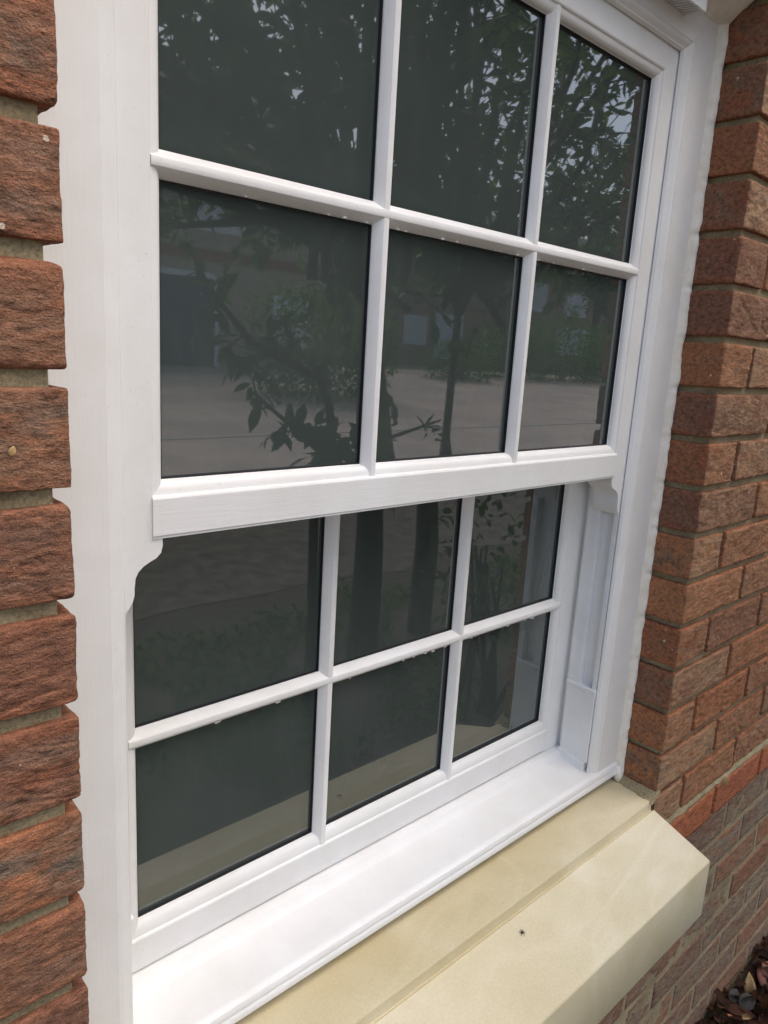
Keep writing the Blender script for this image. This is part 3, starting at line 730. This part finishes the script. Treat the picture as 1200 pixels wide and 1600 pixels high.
for i in range(4):
    x = 21.8+i*2.6
    shrub('hedge_bush', ['first', 'second', 'third', 'fourth'][i]+' bush of the far hedge counting from the garage side', (x, -15.6+i*.3, gz(16.7)), (x, -15.6+i*.3, gz(16.7)+.9), (1.9, 1.2, 1.3+.25*(i % 2)), 3600, .13, LEAF2, 40+i, 'hedge beyond the drive', zmin=gz(16))
def big_tree(lab, x, t, h, r, seed):
    z = gz(t); y = 1.143-t
    tree('tall_tree', lab, (x, y, z), [(x, y, z-.1), (x+.1, y, z+h*.3), (x-.1, y+.1, z+h*.6), (x, y, z+h*.85)], [.26, .2, .13, .05],
         limbs_to(shell((x, y, z+h*.62), (r, r, h*.38), 40, z+h*.25), (x, y, z+h*.45)), 10, 16, .26, LEAF2, seed, 1.0, 'tall trees behind the houses')
shrub('low_laurel', 'low sprawling laurel with round leaves beside the wall foot', (2.35, -.55, 0), (2.30, -.52, .72), (.30, .22, .34), 210, .055, LEAF2, 61, zmin=.2, stems=9)
big_tree('tall broad tree left of the garage house roof', 6.0, 24, 11, 3.6, 51)
big_tree('tall tree between the garage house and the white windowed house', 20.5, 22, 10, 3.4, 52)
big_tree('tall tree at the far right above the hedge', 33.5, 21, 9.5, 3.2, 53)
# low ground cover in the bed
rng = np.random.default_rng(5); n = 14000
P = np.stack([rng.uniform(.2, 4.5, n), rng.uniform(-2.15, -.55, n), rng.random(n)*.07], 1); keep = np.array([noise.noise(Vector((a*1.6, b*1.6, 2))) > -.02 for a, b, _ in P]); P = P[keep]; n = len(P)
V, F = leaf_arrays(P, unit(rng.normal(0, 1, (n, 3))), unit(rng.normal(0, .5, (n, 3))+np.array([0, 0, 1])), rng.uniform(.018, .042, n), rng.uniform(.012, .024, n))
tag(fast_mesh('ground_cover', V, F, LEAF2), 'low green leafy ground cover spread over the garden bed', 'ground cover', kind='stuff')

# ------------------------------------------------------------------ houses across the drive (seen mirrored in the panes)
BUFF, nt, p = nmat('buff_far_brickwork'); v = mapping(nt, (1, 1, 1))
cmb = nt.nodes.new('ShaderNodeSeparateXYZ'); nt.links.new(v, cmb.inputs[0]); cx3 = nt.nodes.new('ShaderNodeCombineXYZ'); nt.links.new(cmb.outputs[0], cx3.inputs[0]); nt.links.new(cmb.outputs[2], cx3.inputs[1])
bt = nt.nodes.new('ShaderNodeTexBrick'); nt.links.new(cx3.outputs[0], bt.inputs[0]); bt.inputs['Color1'].default_value = (.52, .42, .28, 1); bt.inputs['Color2'].default_value = (.44, .35, .23, 1); bt.inputs['Mortar'].default_value = (.36, .32, .25, 1)
bt.inputs['Scale'].default_value = 2.2; bt.inputs['Mortar Size'].default_value = .02; nt.links.new(bt.outputs[0], p.inputs['Base Color']); p.inputs['Roughness'].default_value = .9
PEACH = mat_plain('peach_far_brickwork', (.42, .24, .16), .9, .15, 3)
REDB = mat_plain('red_brick_band', (.30, .09, .05), .9)
SLATE = mat_plain('dark_roof_tile', (.09, .07, .06), .8, .2, 4)
DOOR = mat_plain('slate_blue_door_paint', (.055, .062, .105), .45)
WHITE = mat_plain('white_far_paint', (.8, .8, .79), .5, .04)
GLF = mat_plain('far_window_glass', (.16, .18, .20), .15)
def box_part(name, mat, parent, *b):
    m_ = MB(); m_.box(*b); o = m_.build(name, mat); o.parent = parent; o.location = -parent.location; return o
def window_part(h, x0, x1, y, z0, z1):
    w = box_part('window', WHITE, h, x0, x1, y-.09, y+.02, z0, z1)
    cols = max(2, round((x1-x0)/.55)); cw = (x1-x0-.12)/cols
    for i in range(cols):
        m_ = MB(); a = x0+.06+i*cw+.03; m_.box(a, a+cw-.06, y-.10, y-.085, z0+.1, z1-.1); o = m_.build('window_pane', GLF); o.parent = w
hA = tag(empty('house', (9.0, -15.9, gz(17))), 'buff brick house with a dark slate blue garage door across the drive', 'house')
zA = gz(17.0); yA = 1.143-17.2
box_part('wall', BUFF, hA, 3.0, 13.6, yA, yA-7, zA-.2, zA+5.4)
box_part('string_course', REDB, hA, 2.98, 13.62, yA+.05, yA-.02, zA+2.62, zA+2.86)
d = box_part('garage_door', DOOR, hA, 7.3, 9.75, yA+.06, yA-.02, zA-.02, zA+2.15)
for i in range(6):
    m_ = MB(); m_.box(7.34+i*.402, 7.34+i*.402+.37, yA+.055, yA+.085, zA+.06, zA+2.08); o = m_.build('door_panel', DOOR); o.parent = d; o.location = (0, 0, 0)
box_part('door_post', WHITE, hA, 9.76, 9.88, yA+.10, yA-.02, zA-.02, zA+2.22)
box_part('door_lintel', WHITE, hA, 7.15, 9.755, yA+.10, yA-.02, zA+2.16, zA+2.30)
window_part(hA, 11.6, 12.9, yA, zA+.55, zA+1.95); window_part(hA, 5.2, 6.6, yA, zA+3.3, zA+4.7); window_part(hA, 9.2, 10.8, yA, zA+3.3, zA+4.7)
m_ = MB(); m_.prism([(yA+.5, zA+5.3), (yA-3.5, zA+8.3), (yA-7.5, zA+5.3)], lambda u, t, z: (t, u, z), 2.6, 14.0); o = m_.build('roof', SLATE); o.parent = hA; o.location = -hA.location
hB = tag(empty('house', (33, -25, gz(26))), 'peach brick house with white bay windows beyond the hedge', 'house')
zB = gz(26); yB = 1.143-26
box_part('wall', PEACH, hB, 23.5, 47, yB, yB-8, zB-.3, zB+5.6)
for x0, x1, z0, z1 in ((25.0, 26.6, .9, 2.3), (27.2, 29.2, .3, 2.5), (27.2, 29.0, 3.4, 4.8), (34.0, 36.2, 3.2, 4.8), (37.4, 41.0, .9, 2.5), (38.0, 40.4, 3.2, 4.8), (43, 45, 3.2, 4.8)): window_part(hB, x0, x1, yB, zB+z0, zB+z1)
m_ = MB(); m_.prism([(yB+.5, zB+5.5), (yB-4, zB+8.8), (yB-8.5, zB+5.5)], lambda u, t, z: (t, u, z), 23.0, 47.5); o = m_.build('roof', SLATE); o.parent = hB; o.location = -hB.location

# ------------------------------------------------------------------ leaf litter at the wall foot
rng = np.random.default_rng(9); n = 2600
P = np.stack([rng.uniform(.6, 2.2, n), YW-rng.random(n)**1.2*.55-.005, .004+rng.random(n)*.035], 1)
P[:, 2] += .03*np.clip(1-(YW-P[:, 1])/.2, 0, 1)
V, F = leaf_arrays(P, unit(rng.normal(0, 1, (n, 3))*np.array([1, 1, .35])), unit(rng.normal(0, .5, (n, 3))+np.array([0, 0, 1])), rng.uniform(.02, .055, n), rng.uniform(.012, .03, n))
tag(fast_mesh('leaf_litter', V, F, LEAF3), 'dark brown rotting leaf litter heaped along the wall foot', 'leaf litter', kind='stuff')
STN = mat_plain('dark_wet_pebble', (.06, .055, .06), .5, .4, 60)
def dead_leaf(lab, c, d, nrm, L, W, mat):
    D = Vector(d).normalized(); Nn = Vector(nrm); S = D.cross(Nn).normalized(); U = S.cross(D)
    vs = []; fs = []; k = 9
    for i in range(k):
        t = i/(k-1); w = W*.5*(math.sin(math.pi*(t**.8))**.9)+.0004
        for j in (-1, -.5, 0, .5, 1):
            q = Vector(c)+D*(t-.5)*L+S*w*j+U*(.25*w*abs(j)+.10*L*math.sin(t*2.6)); vs.append(q)
    n_ = 5
    for i in range(k-1):
        for j in range(4): a = i*n_+j; fs.append((a, a+1, a+n_+1, a+n_))
    m_ = [tuple(v_) for v_ in vs]; o = mesh_obj('dead_leaf', m_, fs, mat, None, True)
    sm_ = o.modifiers.new('thick', 'SOLIDIFY'); sm_.thickness = .0006
    return tag(o, lab, 'leaf', 'dead leaves on the ground')
TAN = mat_plain('tan_dry_leaf', (.42, .26, .11), .7, .2, 80); RED = mat_plain('red_brown_dry_leaf', (.15, .045, .028), .6, .3, 80); ORG = mat_plain('orange_dry_leaf', (.38, .12, .055), .6, .2, 80); GRY = mat_plain('grey_curled_leaf', (.040, .035, .032), .9, .4, 80)

for lab, c, d, nr, L, W, mt in (
    ('pointed tan dry leaf standing up against the foot of the wall', (1.715, .440, .050), (.2, .25, 1), (-1, -.6, .2), .062, .026, TAN),
    ('dark red brown leaf lying behind the pointed tan leaf', (1.785, .425, .040), (1, .35, .25), (-.3, -.3, 1), .085, .05, RED),
    ('curled grey leaf in front of the pointed tan leaf', (1.665, .425, .045), (1, -.25, .1), (-.2, -.4, 1), .055, .034, GRY),
    ('orange leaf nearest the bottom edge by the wall foot', (1.585, .430, .038), (1, -.4, .15), (-.2, -.4, 1), .045, .03, ORG),
    ('narrow tan leaf lying below the curled grey leaf', (1.63, .415, .036), (1, -.7, -.1), (-.3, -.2, 1), .05, .018, TAN),
    ('dark grey folded leaf touching the wall foot', (1.655, .452, .046), (1, .1, .25), (-.2, -.6, 1), .042, .03, GRY),
    ('orange red leaf at the bottom right corner of the litter', (1.665, .375, .036), (.8, -.6, .1), (-.2, -.4, 1), .05, .034, ORG)):
    dead_leaf(lab, c, d, nr, L, W, mt)
lf = dead_leaf('small yellow dry leaf caught on the ledge of the orange band course', (1.393, .467, HC-.780), (.35, -.3, 1), (-.6, -1, .1), .024, .011, TAN)
del lf['group']

fl = dead_leaf('tiny tan flake stuck on the brick face left of the window', (.1335, .4725, HC-.0714), (.4, 0, 1), (0, -1, 0), .0062, .0035, TAN)
del fl['group']
